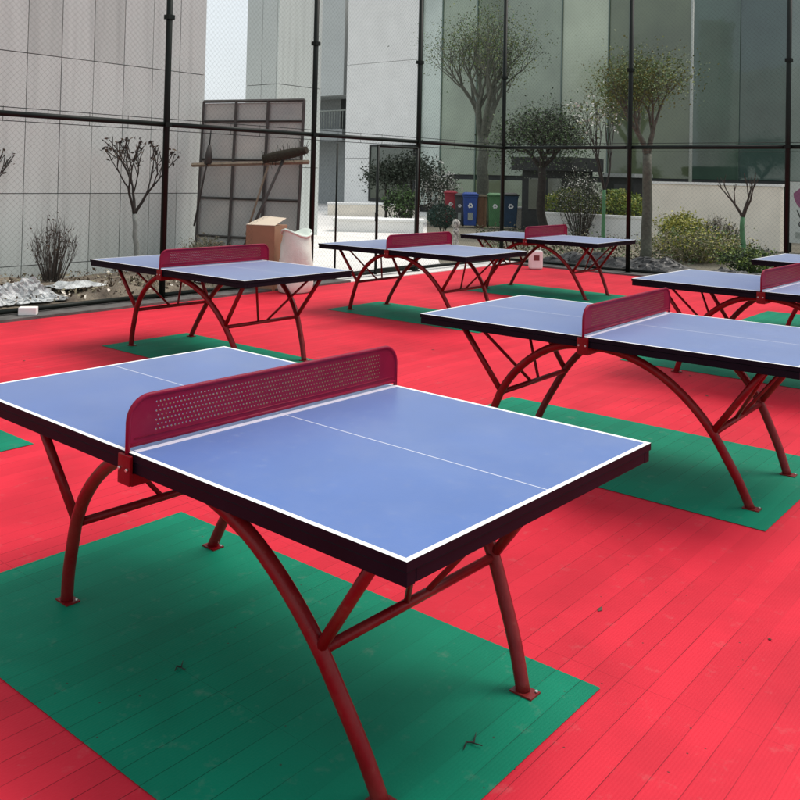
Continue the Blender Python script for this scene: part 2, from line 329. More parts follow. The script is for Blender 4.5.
# ------------------------------------------------------------------ the table, built once
TL, TW, TZ, NH = 1.1645, .648, .848, .168
def smooth_curve(p, n=4):
    q = [p[0]] + list(p) + [p[-1]]; out = []
    for i in range(1, len(q)-2):
        for k in range(n):
            t = k/n; out.append(tuple(.5*(2*b_ + (c_-a_)*t + (2*a_-5*b_+4*c_-d_)*t*t + (3*b_-a_-3*c_+d_)*t**3) for a_, b_, c_, d_ in zip(q[i-1], q[i], q[i+1], q[i+2])))
    return out + [p[-1]]
def make_table():
    root = empty('ping_pong_table')
    # top: blue with white border and centre line, black edge
    xs = [-TL, -TL+.017, 0, TL-.017, TL]; ys = [-TW, -TW+.017, -.0015, .0015, TW-.017, TW]
    b = MB(); z0, z1 = TZ-.024, TZ
    vid = {}
    for i, x in enumerate(xs):
        for j, y in enumerate(ys): vid[i, j] = len(b.v); b.v.append((x, y, z1))
    for i in range(len(xs)-1):
        for j in range(len(ys)-1):
            border = i in (0, 3) or j in (0, 4) or j == 2
            b.f.append([vid[i,j], vid[i+1,j], vid[i+1,j+1], vid[i,j+1]]); b.m.append(1 if border else 0); b.smooth.append(False)
    lo = len(b.v); ring = [(-TL,-TW),(TL,-TW),(TL,TW),(-TL,TW)]
    per = [vid[i,0] for i in range(5)] + [vid[4,j] for j in range(1,6)] + [vid[i,5] for i in (3,2,1,0)] + [vid[0,j] for j in (4,3,2,1)]
    for p in per: x, y, z = b.v[p]; b.v.append((x, y, z0))
    n = len(per)
    for k in range(n): b.f.append([per[k], lo+k, lo+(k+1) % n, per[(k+1) % n]][::-1][::-1]); b.m.append(2); b.smooth.append(False)
    b.f.append([lo+k for k in reversed(range(n))]); b.m.append(2); b.smooth.append(False)
    b.build('table_top', [M['blue'], M['white_line'], M['black_edge']], root)
    # steel frame under the top
    b = MB(); a0, a1 = TZ-.063, TZ-.026; t = .035; i_ = .004
    b.box((-TL+i_, -TW+i_, a0), (TL-i_, -TW+i_+t, a1)); b.box((-TL+i_, TW-i_-t, a0), (TL-i_, TW-i_, a1))
    for x0 in (-TL+i_, -.6, .565, TL-i_-t): b.box((x0, -TW+i_+t+.001, a0+.002), (x0+t, TW-i_-t-.001, a1))
    b.box((-.03, -TW+i_+t+.001, a0+.002), (.03, TW-i_-t-.001, a1))
    b.build('apron', M['black_edge'], root, bevel=.003)
    def yy(z): return .36 + (.52-.36)*z/.85 + .03*max(0, (z-.62)/.16)**2
    arch = smooth_curve([(0.02,.778),(.10,.774),(.19,.757),(.31,.712),(.44,.633),(.56,.527),(.66,.402),(.735,.265),(.80,.135),(.852,.004)])
    for sx in (1, -1):
        for sy in (1, -1):
            b = MB(); b.tube([(sx*x, sy*yy(z), z) for x, z in arch], .0245, 14)
            lg = b.build('leg', M['red_steel'], root)
            b = MB(); b.box((sx*.852-.036, sy*.36-.030, .0045), (sx*.852+.050, sy*.36+.030, .010)); b.tube([(sx*.852+.041, sy*.36+.018, .010), (sx*.852+.041, sy*.36+.018, .016)], .0055, 6, 1)
            b.build('foot_plate', [M['red_steel'], M['bolt']], lg)
            b = MB(); b.tube([(sx*.668, sy*yy(.388), .388), (sx*.955, sy*.47, TZ-.060)], .0185, 10)
            b.build('strut', M['red_steel'], root)
        b = MB(); b.tube([(sx*.670, -yy(.382)+.02, .382), (sx*.670, yy(.382)-.02, .382)], .0165, 10); b.build('crossbar', M['red_steel'], root)
        for sy in (1, -1):
            b = MB(); b.tube([(sx*.670, sy*.05, .387), (sx*.95, sy*.33, TZ-.061)], .0105, 8); b.build('brace', M['red_steel'], root)
    for sy in (1, -1):                            # clamps that carry the net and meet the arch tops
        b = MB(); y0, y1 = sorted((sy*(TW+.001), sy*(TW+.013)))
        b.box((-.034, y0, TZ-.100), (.034, y1, TZ-.006))
        y0, y1 = sorted((sy*.49, sy*(TW+.0005))); b.box((-.030, y0, TZ-.104), (.030, y1, TZ-.0635))
        for sx in (-.021, .021):
            y0, y1 = sy*(TW+.012), sy*(TW+.02); b.tube([(sx, y0, TZ-.05), (sx, y1, TZ-.05)], .006, 8, 1)
        b.build('net_bracket', [M['red_steel'], M['bolt']], root, bevel=.006)
    # perforated steel net
    zb, zt = TZ+.012, TZ+NH; R = .075; t = .003; p = .0148
    hy, h0, h1 = TW-.095, zb+.034, zb+.034+p*7
    b = MB()
    def poly(pts, flip):
        x = -t if flip else t; vs = [(x, y, z) for y, z in pts]; b.add(vs, [tuple(range(len(vs))) if not flip else tuple(reversed(range(len(vs))))])
    for fl in (False, True):
        for s in (-1, 1):
            arc = [(s*(TW-R+R*math.sin(a)), zt-R+R*math.cos(a)) for a in [math.pi/2*i/10 for i in range(11)]]
            pts = [(s*hy, zt)] + arc + [(s*TW, zb), (s*hy, zb)]
            pts = pts if s < 0 else pts[::-1]
            poly(pts, fl)
        poly([(-hy, zb), (hy, zb), (hy, h0), (-hy, h0)], fl); poly([(-hy, h1), (hy, h1), (hy, zt), (-hy, zt)], fl)
        for r in range(7):
            z = h0 + p*(r+.5); off = p/2 if r % 2 else 0; nc = int((2*hy-off-1e-6)/p); s0 = -hy+off; e0 = s0+nc*p
            for ya, yb in ((-hy, s0), (e0, hy)):
                if yb-ya > 1e-5: poly([(ya, z-p/2), (yb, z-p/2), (yb, z+p/2), (ya, z+p/2)], fl)
            for c in range(nc):
                y = s0+p*(c+.5); q = p/2; rr = .0034
                sq = [(y+q, z), (y+q, z+q), (y, z+q), (y-q, z+q), (y-q, z), (y-q, z-q), (y, z-q), (y+q, z-q)]
                ho = [(y+rr*math.cos(math.pi/4*i), z+rr*math.sin(math.pi/4*i)) for i in range(8)]
                x = -t if fl else t; vs = [(x, *u) for u in sq] + [(x, *u) for u in ho]
                b.add(vs, [((i, (i+1) % 8, 8+(i+1) % 8, 8+i) if not fl else (8+i, 8+(i+1) % 8, (i+1) % 8, i)) for i in range(8)])
                if not fl:
                    vs = [(t, *u) for u in ho] + [(-t, *u) for u in ho]; b.add(vs, [(i, (i+1) % 8, 8+(i+1) % 8, 8+i) for i in range(8)], 1)
    net = b.build('net', [M['net_red'], M['hole_edge']], root)
    rim = [(0, -TW, TZ-.01)] + [(0, -(TW-R+R*math.cos(a)), zt-R+R*math.sin(a)) for a in [math.pi/2*i/8 for i in range(9)]]
    rim += [(0, (TW-R+R*math.sin(a)), zt-R+R*math.cos(a)) for a in [math.pi/2*i/8 for i in range(9)]] + [(0, TW, TZ-.01)]
    b = MB(); b.tube(rim, .0085, 8); b.tube([(0, -TW, zb+.006), (0, TW, zb+.006)], .0075, 6); b.tube([(.0035, -TW+.02, zb+.026), (.0035, TW-.02, zb+.026)], .0022, 6); b.tube([(-.0035, -TW+.02, zb+.026), (-.0035, TW-.02, zb+.026)], .0022, 6)
    b.build('net_rim', M['net_red'], net)
    b = MB(); b.box((.004, -TW+.02, TZ+.0004), (.030, TW-.02, TZ+.0012)); b.build('gap_light_stripe', M['stripe'], root)  # pale strip painting the light in the gap under the net
    return root
S = .85
TABLES = [(-.497, 3.920, -.711, 'nearest ping pong table, big in front, with the perforated holes of its red net showing'),
          (1.728, 6.584, -.665, 'blue ping pong table beside the nearest one, its end touching the right picture edge'),
          (-2.042, 10.066, -.695, 'ping pong table in front of the leaning grey board and the brown cardboard carton'),
          (.332, 13.161, -.696, 'ping pong table by the fence gate, with bright white paving behind it'),
          (2.684, 16.063, -.673, 'farthest ping pong table, at the fence corner beside the white plastic jug'),
          (4.057, 9.265, -.717, 'ping pong table in front of the leafy shrubs, its net at the right picture edge'),
          (6.42, 11.98, -.70, 'ping pong table of which only one pale end shows at the right edge')]
proto = make_table()
for i, (x, y, r, lab) in enumerate(TABLES):
    o = proto if i == 0 else copy_tree(proto)
    o.location = (x*S, y*S, 0) if i < 6 else (5.46, 10.2, 0); o.rotation_euler.z = r
    tag(o, lab, 'ping pong table', 'ping pong tables on the red court')

# ------------------------------------------------------------------ fence
def wires(b, u0, u1, z0, z1, fn, pitch=.075, r=.00075):
    n = int((u1-u0+z1-z0)/pitch)
    hgt = z1-z0
    for k in range(n+1):
        for s in (1, -1):
            # line u = a + s*(z-z0)
            a = (u0 - hgt + k*pitch) if s > 0 else (u0 + k*pitch)
            ua, ub = a, a + s*hgt; lo, hi = max(u0, min(ua, ub)), min(u1, max(ua, ub))
            if hi-lo < .02: continue
            za, zc = (z0 + (lo-a)*s, z0 + (hi-a)*s)
            b.tube([fn(lo, za, s*.002), fn(hi, zc, s*.002)], r, 3, cap=False, sm=False)
FH = 5.7; RAIL = 2.36
def fence(label, posts, fn, corner_extra):
    root = empty('chain_link_fence', P(*fn(posts[-1], 0, 0)[:2]))
    inv = Matrix.Translation(root.location).inverted()
    def put(b, name, m):
        b.v = [tuple(inv @ (LD*v[0] + WD*v[1] + Vector((0,0,v[2])))) for v in b.v]; return b.build(name, m, root)
    for u in posts[:len(posts)-(0 if corner_extra else 1)]:
        b = MB(); b.tube([fn(u, -.02, 0), fn(u, FH, 0)], .042, 12); b.tube([fn(u, -.02, 0), fn(u, .03, 0)], .075, 12)
        for z in (RAIL+1.45, RAIL+.0): b.box([c-d for c, d in zip(fn(u, z-.03, 0), (.052, .052, 0))], [c+d for c, d in zip(fn(u, z+.03, 0), (.052, .052, 0))])
        put(b, 'post', M['fence_green'])
    for a, c in zip(posts[:-1], posts[1:]):
        for z, r in ((RAIL, .034), (.07, .030), (FH-.05, .03)):
            b = MB(); b.tube([fn(a, z, 0), fn(c, z, 0)], r, 10)
            if z == RAIL:                        # tension wires above and below the rail with their ties
                for dz in (-.085, .075): b.tube([fn(a, z+dz, 0), fn(c, z+dz*.95, 0)], .005, 5)
                k = a
                while k < c: b.tube([fn(k, z-.09, .012), fn(k, z+.085, .012)], .004, 4); k += .55
            put(b, 'rail', M['fence_green'])
        b = MB(); wires(b, min(a, c)+.03, max(a, c)-.03, .09, RAIL-.04, fn); wires(b, min(a, c)+.03, max(a, c)-.03, RAIL+.04, FH-.08, fn)
        put(b, 'wire_mesh', M['wire'])
    return tag(root, label, 'fence')
fence('tall dark chain link fence along the left side of the court, before the grey cladding', [1.6, 4.4, 7.2, 9.99, 12.67, 15.5], lambda u, z, d: (-10.03+d, u, z), True)
fence('tall dark chain link fence across the far side of the court, before the glass building', [4.0, 1.2, -1.6, -4.43, -7.25, -10.03], lambda u, z, d: (u, 15.53+d, z), False)
# gate in the left fence
g = empty('fence_gate', P(-10.03, 11.49)); 
def gput(pts, r, name):
    b = MB(); b.tube([P(-10.03+.06, w, z) - g.location for w, z in pts], r, 8); return b.build(name, M['fence_green'], g)
gput([(10.48, .04), (10.48, 2.24)], .016, 'stile'); gput([(11.49, .04), (11.49, 2.24)], .024, 'stile'); gput([(12.58, .04), (12.58, 2.24)], .024, 'stile')
gput([(11.49, 2.24), (12.58, 2.24)], .022, 'gate_rail'); gput([(11.49, .12), (12.58, .12)], .022, 'gate_rail'); gput([(10.48, .12), (11.49, .12)], .012, 'gate_rail')
gput([(11.49, 1.1), (11.46, 1.1), (11.46, .95), (11.49, .95)], .012, 'handle')
tag(g, 'narrow dark framed gate standing in the left fence before the white paving', 'gate')

# ------------------------------------------------------------------ grey clad building behind the soil bed
def lwbox(b, l0, l1, w0, w1, z0, z1, mi=0):
    vs = [P(l, w, z) for z in (z0, z1) for l, w in ((l0,w0),(l1,w0),(l1,w1),(l0,w1))]
    b.add(vs, [(3,2,1,0),(4,5,6,7),(0,1,5,4),(1,2,6,5),(2,3,7,6),(3,0,4,7)], mi)
bl = empty('clad_building', P(-12.85, 5))
def bput(b, name, m, root):
    b.v = [tuple(Vector(v) - root.location) for v in b.v]; return b.build(name, m, root)
b = MB(); lwbox(b, -22, -12.90, -4.5, 10.02, -.1, 9.0); bput(b, 'wall', M['seam'], bl)
b = MB(); lwbox(b, -22, -12.905, 10.022, 10.06, -.05, 9.05); bput(b, 'end_cladding', M['clad'], bl)
ws = [10.02 - .5535*k for k in range(27)]; zs = [-.05, .26, 1.345, 3.465, 5.6, 7.7, 9.05]; rr = random.Random(2)
for j in range(6):                              # a course of panels, set 5 cm proud so the joints read dark
    b = MB()
    for k in range(26):
        gap = .006
        lwbox(b, -12.9, -12.85 + rr.uniform(-.004, .004), ws[k+1]+gap, ws[k]-gap, zs[j]+gap, zs[j+1]-gap, rr.choice((0, 0, 1, 2)))
    bput(b, 'panel_course', [M['clad'], M['clad_light'], M['clad_dull']], bl)
tag(bl, 'light grey building clad in tall flat panels behind the bare tree', 'building')

# second clad building, behind the gap of sky
c0 = at(275, 176, 24.0); cl, cw = lw(c0)
b2 = empty('clad_building', P(cl, cw)); ll = cl - lw(on_w(243.5, 170, cw))[0]; wlen = lw(on_l(319, 170, cl))[1] - cw
b = MB(); lwbox(b, cl-ll, cl-.05, cw+.05, cw+wlen, -.1, 11.0); bput(b, 'wall', M['seam'], b2)
b = MB(); lwbox(b, cl-ll, cl-.055, cw+wlen+.002, cw+wlen+.04, -.05, 11.0); bput(b, 'end_cladding', M['clad2'], b2)
zz = [-.05, 1.9, 4.15, 7.6, 11.0]
b = MB()
for j in range(4):
    for k in range(2): lwbox(b, cl-ll/2*(k+1)+.008, cl-ll/2*k-(.06 if k == 0 else .008), cw, cw+.05, zz[j]+.008, zz[j+1]-.008)
bput(b, 'panel_course', M['clad2'], b2)
b = MB()
for j in range(4):
    for k in range(2): lwbox(b, cl-.05, cl, cw+wlen*(0, .82)[k]+.008, cw+wlen*(.82, 1)[k]-.008, zz[j]+.008, zz[j+1]-.008)
bput(b, 'panel_course', M['clad'], b2)
tag(b2, 'narrow grey panelled building corner standing right of the strip of sky', 'building')

# ------------------------------------------------------------------ glass and white building across the far side
W0 = 34.0
gb = empty('glass_building', P(-10, W0))
def lpx(px, w=W0): return lw(on_w(px, 170, w))[0]
bands = [(420, 440, 'g_pale'), (440, 475, 'g_mist'), (475, 503, 'g_darkgreen'), (503, 560, 'g_mist'), (560, 607, 'g_cream'), (607, 628, 'g_olive'), (628, 690, 'g_olive'), (690, 738, 'g_teal'), (738, 787, 'g_deep'), (787, 840, 'g_grey'), (840, 900, 'g_teal'), (900, 960, 'g_deep')]  # bay colours left of the teal glass paint in reflected trees and sky
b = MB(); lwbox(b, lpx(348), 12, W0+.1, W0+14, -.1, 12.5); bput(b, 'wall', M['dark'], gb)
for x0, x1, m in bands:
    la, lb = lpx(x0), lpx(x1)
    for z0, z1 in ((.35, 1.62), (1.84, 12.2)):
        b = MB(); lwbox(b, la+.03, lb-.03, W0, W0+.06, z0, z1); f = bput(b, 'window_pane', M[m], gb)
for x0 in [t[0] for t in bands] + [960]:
    la = lpx(x0); b = MB(); lwbox(b, la-.028, la+.028, W0-.05, W0+.0995, .3, 12.3); bput(b, 'mullion', M['g_teal'] if x0 != 690 else M['pole'], gb)  # the one pale mullion paints in the reflected pole
b = MB(); lwbox(b, lpx(628), 12, W0-.06, W0+.0985, 1.64, 1.82); bput(b, 'fascia', M['dark'], gb)
la, lb = lpx(348), lpx(420)                      # white clad bay
b = MB(); k = 0
for z0, z1 in ((-.05, 2.55), (2.57, 7.4), (7.42, 12.4)): lwbox(b, la, lb-.04, W0-.25, W0+.099, z0, z1)
bput(b, 'white_cladding', M['white_wall'], gb)
ea, eb = lpx(374), lpx(418)
b = MB(); lwbox(b, ea+.05, eb-.05, W0-.32, W0-.252, .55, 3.15); bput(b, 'entrance_glass', M['g_dark'], gb)
b = MB()
for l0, l1, z0, z1 in ((ea-.04, ea+.048, .4, 3.25), (eb-.048, eb+.04, .4, 3.25), (ea+.05, eb-.05, 3.152, 3.25), (ea+.05, eb-.05, .4, .548)): lwbox(b, l0, l1, W0-.36, W0-.253, z0, z1)
bput(b, 'entrance_frame', M['dark'], gb)
# set back bay with a gallery at its left
la, lb = lpx(300, W0+3), lpx(352, W0+3)
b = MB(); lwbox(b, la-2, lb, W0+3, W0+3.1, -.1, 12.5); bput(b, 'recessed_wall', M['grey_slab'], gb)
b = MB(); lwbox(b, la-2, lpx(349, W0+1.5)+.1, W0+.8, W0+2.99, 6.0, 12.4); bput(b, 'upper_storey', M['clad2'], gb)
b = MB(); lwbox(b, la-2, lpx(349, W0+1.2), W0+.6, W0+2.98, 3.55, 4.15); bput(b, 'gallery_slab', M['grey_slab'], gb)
b = MB(); lr = lpx(348.5, W0+.65); b.tube([P(la-2, W0+.65, 5.15), P(lr, W0+.65, 5.15)], .035, 6)
k = la-2
while k < lr: b.tube([P(k, W0+.65, 4.15), P(k, W0+.65, 5.15)], .016, 5); k += .2
bput(b, 'gallery_railing', M['pole'], gb)
b = MB(); lwbox(b, lpx(340, W0+2.9), lpx(346, W0+2.9), W0+2.85, W0+2.99, 4.2, 6.0); bput(b, 'door', M['dark'], gb)
tag(gb, 'long building with green glass front and a white clad bay at its left end', 'building')

# ------------------------------------------------------------------ walls, planters
def wallbox(name, l0, l1, w0, w1, z1, m, cap, label, cat, capm='white_wall'):
    r = empty(name, P((l0+l1)/2, w0))
    b = MB(); lwbox(b, l0, l1, w0, w1, -.1, z1-.07); bput(b, 'body', m, r)
    b = MB(); lwbox(b, l0-cap, l1+cap, w0-cap, w1+cap, z1-.068, z1); bput(b, 'coping', M[capm], r)
    return tag(r, label, cat)
wallbox('low_wall', -10.72, -7.10, 24.3, 24.6, 1.73, M['pale_wall'], .03, 'pale chest high wall behind the yellow green bush', 'wall')
wallbox('low_wall', -14.4, -10.78, 24.4, 24.7, .69, M['white_wall'], .02, 'knee high white planter wall below the lime green hedge', 'wall')
wallbox('low_wall', lw(on_w(512, 200, 26.6))[0], lw(on_w(546, 200, 26.6))[0], 26.6, 26.9, .72, M['pale_wall'], .02, 'short low wall right behind the dark blue bin', 'wall')
def frontal_wall(x0, x1, Y, ytop, depth, m, label):
    a, c = at(x0, 200, Y), at(x1, 200, Y); z1 = at((x0+x1)/2, ytop, Y).z
    r = empty('planter_wall', (a.x, Y, 0)); b = MB(); b.box((0, 0, -.1), (c.x-a.x, depth, z1-.08)); b.build('body', m, r, bevel=.01)
    b = MB(); b.box((-.04, -.04, z1-.079), (c.x-a.x+.04, depth+.04, z1)); b.build('coping', M['white_wall'], r, bevel=.015)
    return tag(r, label, 'wall')
frontal_wall(328, 416, 37.5, 203.5, 1.2, M['pale_wall'], 'grey stepped planter wall under the white clad bay')
frontal_wall(334, 424, 27.0, 219, .9, M['white_wall'], 'white low planter wall behind the gate, nearest of the two')
# sign board at the right
s0 = -6.93
sg = empty('sign_board', P(s0, 24.2))
b = MB(); lwbox(b, s0, s0+1.6, 24.2, 24.28, .22, 1.80); bput(b, 'panel', M['sign'], sg)
for l in (s0+.06, s0+1.5): b = MB(); lwbox(b, l, l+.05, 24.285, 24.34, -.05, 1.7); bput(b, 'leg', M['fence_green'], sg)
b = MB(); cx_, cz_ = s0+.58, 1.62
ring = [(cx_+.40*math.cos(a), cz_-.12+.46*math.sin(a)) for a in [math.pi+math.pi*i/16 for i in range(17)]] + [(cx_+.22, cz_+.02), (cx_, cz_-.1), (cx_-.2, cz_+.05)]
vs = [P(l, 24.196, z) for l, z in ring] + [P(l, 24.199, z) for l, z in ring]; n = len(ring)
b.add(vs, [tuple(range(n))] + [(i, n+i, n+(i+1) % n, (i+1) % n) for i in range(n)]); bput(b, 'emblem', M['purple'], sg)
def text_part(txt, l, z, size, name, m, root, w=24.197):
    cu = bpy.data.curves.new(name, 'FONT'); cu.body = txt; cu.size = size; cu.extrude = .002
    t = bpy.data.objects.new(name, cu); COL.objects.link(t); bpy.context.view_layer.update()
    me = bpy.data.meshes.new_from_object(t.evaluated_get(bpy.context.evaluated_depsgraph_get())); bpy.data.objects.remove(t)
    o = bpy.data.objects.new(name, me); COL.objects.link(o); me.materials.clear(); me.materials.append(m); o.parent = root
    o.location = P(l, w, z) - root.location; o.rotation_euler = (math.pi/2, 0, YAW); return o
text_part('V', s0+.26, .86, .30, 'lettering', M['ink'], sg); text_part('C', s0+.30, .62, .26, 'lettering', M['ink'], sg)
b = MB(); lwbox(b, s0+.24, s0+.9, 24.194, 24.1985, .34, .50); bput(b, 'print_block', M['pole'], sg)
tag(sg, 'pale sign board with a mauve emblem at the right picture edge', 'sign')

# ------------------------------------------------------------------ vegetation
def limb(b, p, d, L, r, lev, rnd, spread, kids, tips, taper=.62, up=.25, n=6, minr=.004):
    pts, rad = [p.copy()], [r]; q = p.copy(); dd = d.normalized()
    for i in range(4):
        dd = (dd + Vector((rnd.gauss(0,.10), rnd.gauss(0,.10), rnd.gauss(.03,.06)))).normalized(); q = q + dd*L/4
        pts.append(q.copy()); rad.append(max(minr, r*(1-(1-taper)*(i+1)/4)))
    b.tube(pts, rad, n if lev > 1 else 4, cap=False)
    tips.append((q, lev))
    if lev <= 0: return
    k = kids if isinstance(kids, int) else kids[min(lev, len(kids)-1)]
    a0 = rnd.uniform(0, 6.28)
    for i in range(k):
        a = a0 + 6.283*i/k + rnd.uniform(-.4, .4); o = dd.orthogonal().normalized(); o.rotate(Matrix.Rotation(a, 3, dd))
        nd = (dd*math.cos(spread) + o*math.sin(spread*rnd.uniform(.7, 1.25)) + Vector((0,0,up))).normalized()
        st = pts[-1] if i < 2 or k < 3 else pts[3]
        limb(b, st, nd, L*rnd.uniform(.62, .85), rad[-1]*.8, lev-1, rnd, spread, kids, tips, taper, up, n, minr)
def tree(name, base, trunk_h, r, levels, L, spread, kids, leaves, leaf_size, leaf_r, lmats, tmat, seed, label, group=None, cat='tree', up=.25, lean=(0,0), lower=0, tip_min=0, minr=.004, tmat2=None):
    rnd = random.Random(seed); root = empty(name, base)
    b = MB(); top = Vector((lean[0], lean[1], trunk_h)); k = 6
    b.tube([Vector((lean[0]*i/k + rnd.gauss(0, r*.18)*(0 < i < k), lean[1]*i/k + rnd.gauss(0, r*.18)*(0 < i < k), -.05 + (trunk_h+.05)*i/k)) for i in range(k+1)], [r*(1.35 if i == 0 else 1.05-.25*i/k) for i in range(k+1)], 10)
    b.build('trunk', tmat, root)
    b = MB(); tips = []; a0 = rnd.uniform(0, 6.28); kk = kids if isinstance(kids, int) else kids[-1]
    for i in range(kk):
        a = a0 + 6.283*i/kk + rnd.uniform(-.3, .3)
        d = Vector((math.cos(a)*math.sin(spread), math.sin(a)*math.sin(spread), math.cos(spread)))
        limb(b, top - Vector((0, 0, r*.3)), d, L, r*.62, levels, rnd, spread, kids, tips, up=up, minr=minr)
    br = b.build('branches', tmat2 or tmat, root)
    if leaves:
        b = MB(); T = [t for t, lv in tips if lv <= 1 + tip_min]
        for i in range(leaves):
            t = rnd.choice(T); c = t + Vector((rnd.gauss(0, 1), rnd.gauss(0, 1), rnd.gauss(0, .9) - lower)) * leaf_r
            if c.z < .08: c.z = rnd.uniform(.08, .4)
            b.leaf(c, leaf_size*rnd.uniform(.6, 1.4), rnd, rnd.randrange(len(lmats)))
        b.build('crown', lmats, root)
    return tag(root, label, cat, group)
def g0(px, Y, z=0): v = at(px, 200, Y); return (v.x, v.y, z)
def shrub(name, base, h, rad, stems, tmat, leaves, leaf_size, lmats, seed, label, cat='shrub', r=.006, flat=1.0, low=.15):
    rnd = random.Random(seed); root = empty(name, base); b = MB(); tips = []
    for i in range(stems):
        a = rnd.uniform(0, 6.28); s = math.sqrt(rnd.random()); e = Vector((math.cos(a)*rad*s, math.sin(a)*rad*s*flat, h*(1-.35*s*s)*rnd.uniform(.7, 1.05)))
        st = Vector((e.x*.25, e.y*.25, -.03)); mid = st.lerp(e, .5) + Vector((rnd.gauss(0, rad*.08), rnd.gauss(0, rad*.08), h*.06))
        b.tube([st, mid, e], [r*1.5, r, r*.4], 4, cap=False); tips.append((st, mid, e))
        for q in range(2):
            t = rnd.uniform(.45, .9); p = mid.lerp(e, t); e2 = p + Vector((rnd.gauss(0, rad*.16), rnd.gauss(0, rad*.16), h*rnd.uniform(.08, .26))); b.tube([p, e2], [r*.7, r*.3], 3, cap=False); tips.append((p, p.lerp(e2, .5), e2))
    b.build('stems', tmat, root)
    if leaves:
        b = MB()
        for i in range(leaves):
            st, mid, e = rnd.choice(tips); t = rnd.uniform(low, 1); p = (st.lerp(mid, t*2) if t < .5 else mid.lerp(e, t*2-1)) + Vector((rnd.gauss(0, 1), rnd.gauss(0, 1), rnd.gauss(0, 1)))*rad*.10
            p.z = max(.03, p.z); b.leaf(p, leaf_size*rnd.uniform(.6, 1.4), rnd, rnd.randrange(len(lmats)))
        b.build('foliage', lmats, root)
    return tag(root, label, cat)

# left bed
tree('bare_tree', g0(141, 13.9, .05), 1.0, .045, 3, .46, .50, (2, 2, 3, 3), 170, .035, .035, [M['dark_bark'], M['leaf_brown']], M['grey_trunk'], 11, 'small bare tree with a pale trunk and dried dark leaves before the grey panels', up=.30, minr=.007, lean=(-.10, 0), tmat2=M['dark_bark'])
tree('bare_tree', g0(-20, 13.0, .05), .92, .04, 3, .42, .5, (2, 2, 3, 3), 120, .03, .03, [M['dark_bark'], M['leaf_brown']], M['dark_bark'], 5, 'bare dark tree whose branches reach in at the left picture edge', up=.25, minr=.007)
shrub('dry_shrub', g0(55, 12.6, .05), .98, .33, 85, M['twig'], 160, .02, [M['twig'], M['leaf_brown']], 3, 'leafless twiggy shrub standing before the grey cladding at the left', r=.0042)
shrub('dry_shrub', g0(210, 14.6, .03), .62, .47, 150, M['straw'], 900, .022, [M['straw'], M['leaf_grey']], 6, 'low straw coloured shrub at the foot of the leaning grey board', r=.006)
# far side
tree('leafy_tree', g0(482, 33.2), 3.2, .24, 4, 1.55, .5, (2, 2, 3, 3, 4), 8500, .036, .42, [M['leaf_green'], M['leaf_olive'], M['leaf_grey']], M['bark'], 21, 'large sparse tree with a thick forked trunk in place of a glass reflection behind the bins', up=.3)  # tree reflected in the glass, built solid in front of it
tree('leafy_tree', g0(541, 27.0), 2.1, .14, 4, .66, .72, (2, 3, 3, 3, 4), 13000, .032, .28, [M['leaf_dark'], M['leaf_green'], M['leaf_grey'], M['leaf_dark']], M['dark_bark'], 22, 'dense dark rounded tree in place of a glass reflection behind the farthest table', up=.12, lower=.4)  # another reflected tree added as a solid one before the glass
tree('leafy_tree', g0(604, 21.5), 1.5, .05, 3, .85, .30, (2, 2, 3, 3), 420, .04, .14, [M['blossom'], M['leaf_grey'], M['leaf_olive']], M['green_trunk'], 23, 'slim young tree with a green painted trunk and pale blossom', up=.5, tmat2=M['dark_bark'])
tree('leafy_tree', g0(646.5, 18.6), 2.3, .115, 4, .62, .48, (2, 2, 3, 3, 3), 9500, .024, .24, [M['leaf_olive'], M['leaf_olive'], M['leaf_green']], M['bark'], 24, 'grey trunked tree with an olive crown forking just above the fence rail', up=.30)
tree('leafy_tree', g0(743, 17.8), 1.06, .055, 2, .40, .36, (3, 3, 3), 0, .02, .05, [M['twig']], M['green_trunk'], 25, 'young leafless tree with a green painted trunk before the pale wall', up=.5, tmat2=M['twig'])
tree('reflected_round_tree', g0(386, 31.0), 1.35, .05, 2, .35, .8, (4, 4, 4), 2600, .05, .22, [M['leaf_dark']], M['dark_bark'], 26, 'small dark round headed tree in place of a glass reflection, left of its twin by the entrance', 'reflected round headed trees by the entrance', up=.05)  # dark reflection in the entrance glass, added as a solid tree
tree('reflected_round_tree', g0(411, 31.2), 1.55, .05, 2, .38, .8, (4, 4, 4), 2600, .05, .24, [M['leaf_dark']], M['dark_bark'], 27, 'small dark round headed tree in place of a glass reflection, right of its twin, behind the fence post', 'reflected round headed trees by the entrance', up=.05)  # second entrance reflection added as a solid tree
shrub('leafy_shrub', g0(402, 30.0), 1.35, .62, 40, M['dark_bark'], 2400, .05, [M['leaf_dark'], M['leaf_green']], 31, 'dark rounded shrub in place of a glass reflection, below the two round headed trees')  # shrub reflection of the entrance glass, built as a real shrub
shrub('leafy_shrub', g0(436, 33.0), 2.2, .8, 60, M['dark_bark'], 2600, .05, [M['leaf_dark'], M['leaf_grey'], M['blossom']], 32, 'tall dark shrub flecked with white left of the bins', cat='shrub')
shrub('flowering_shrub', g0(581, 26.4), 1.95, .75, 70, M['twig'], 4200, .026, [M['leaf_dark'], M['leaf_grey'], M['leaf_dark'], M['leaf_grey'], M['leaf_dark'], M['blossom']], 33, 'tall shrub flecked with white blossom before the lime hedge')
shrub('leafy_shrub', g0(684, 22.0), .92, .62, 70, M['twig'], 4200, .032, [M['leaf_yellow'], M['leaf_yellow'], M['leaf_olive']], 34, 'rounded yellow green bush before the pale chest high wall')
shrub('leafy_shrub', g0(700, 19.6), .62, 1.15, 130, M['straw'], 5200, .03, [M['leaf_olive'], M['leaf_yellow'], M['straw'], M['leaf_green']], 35, 'wide low mixed shrub with dry stems between the two tree trunks')
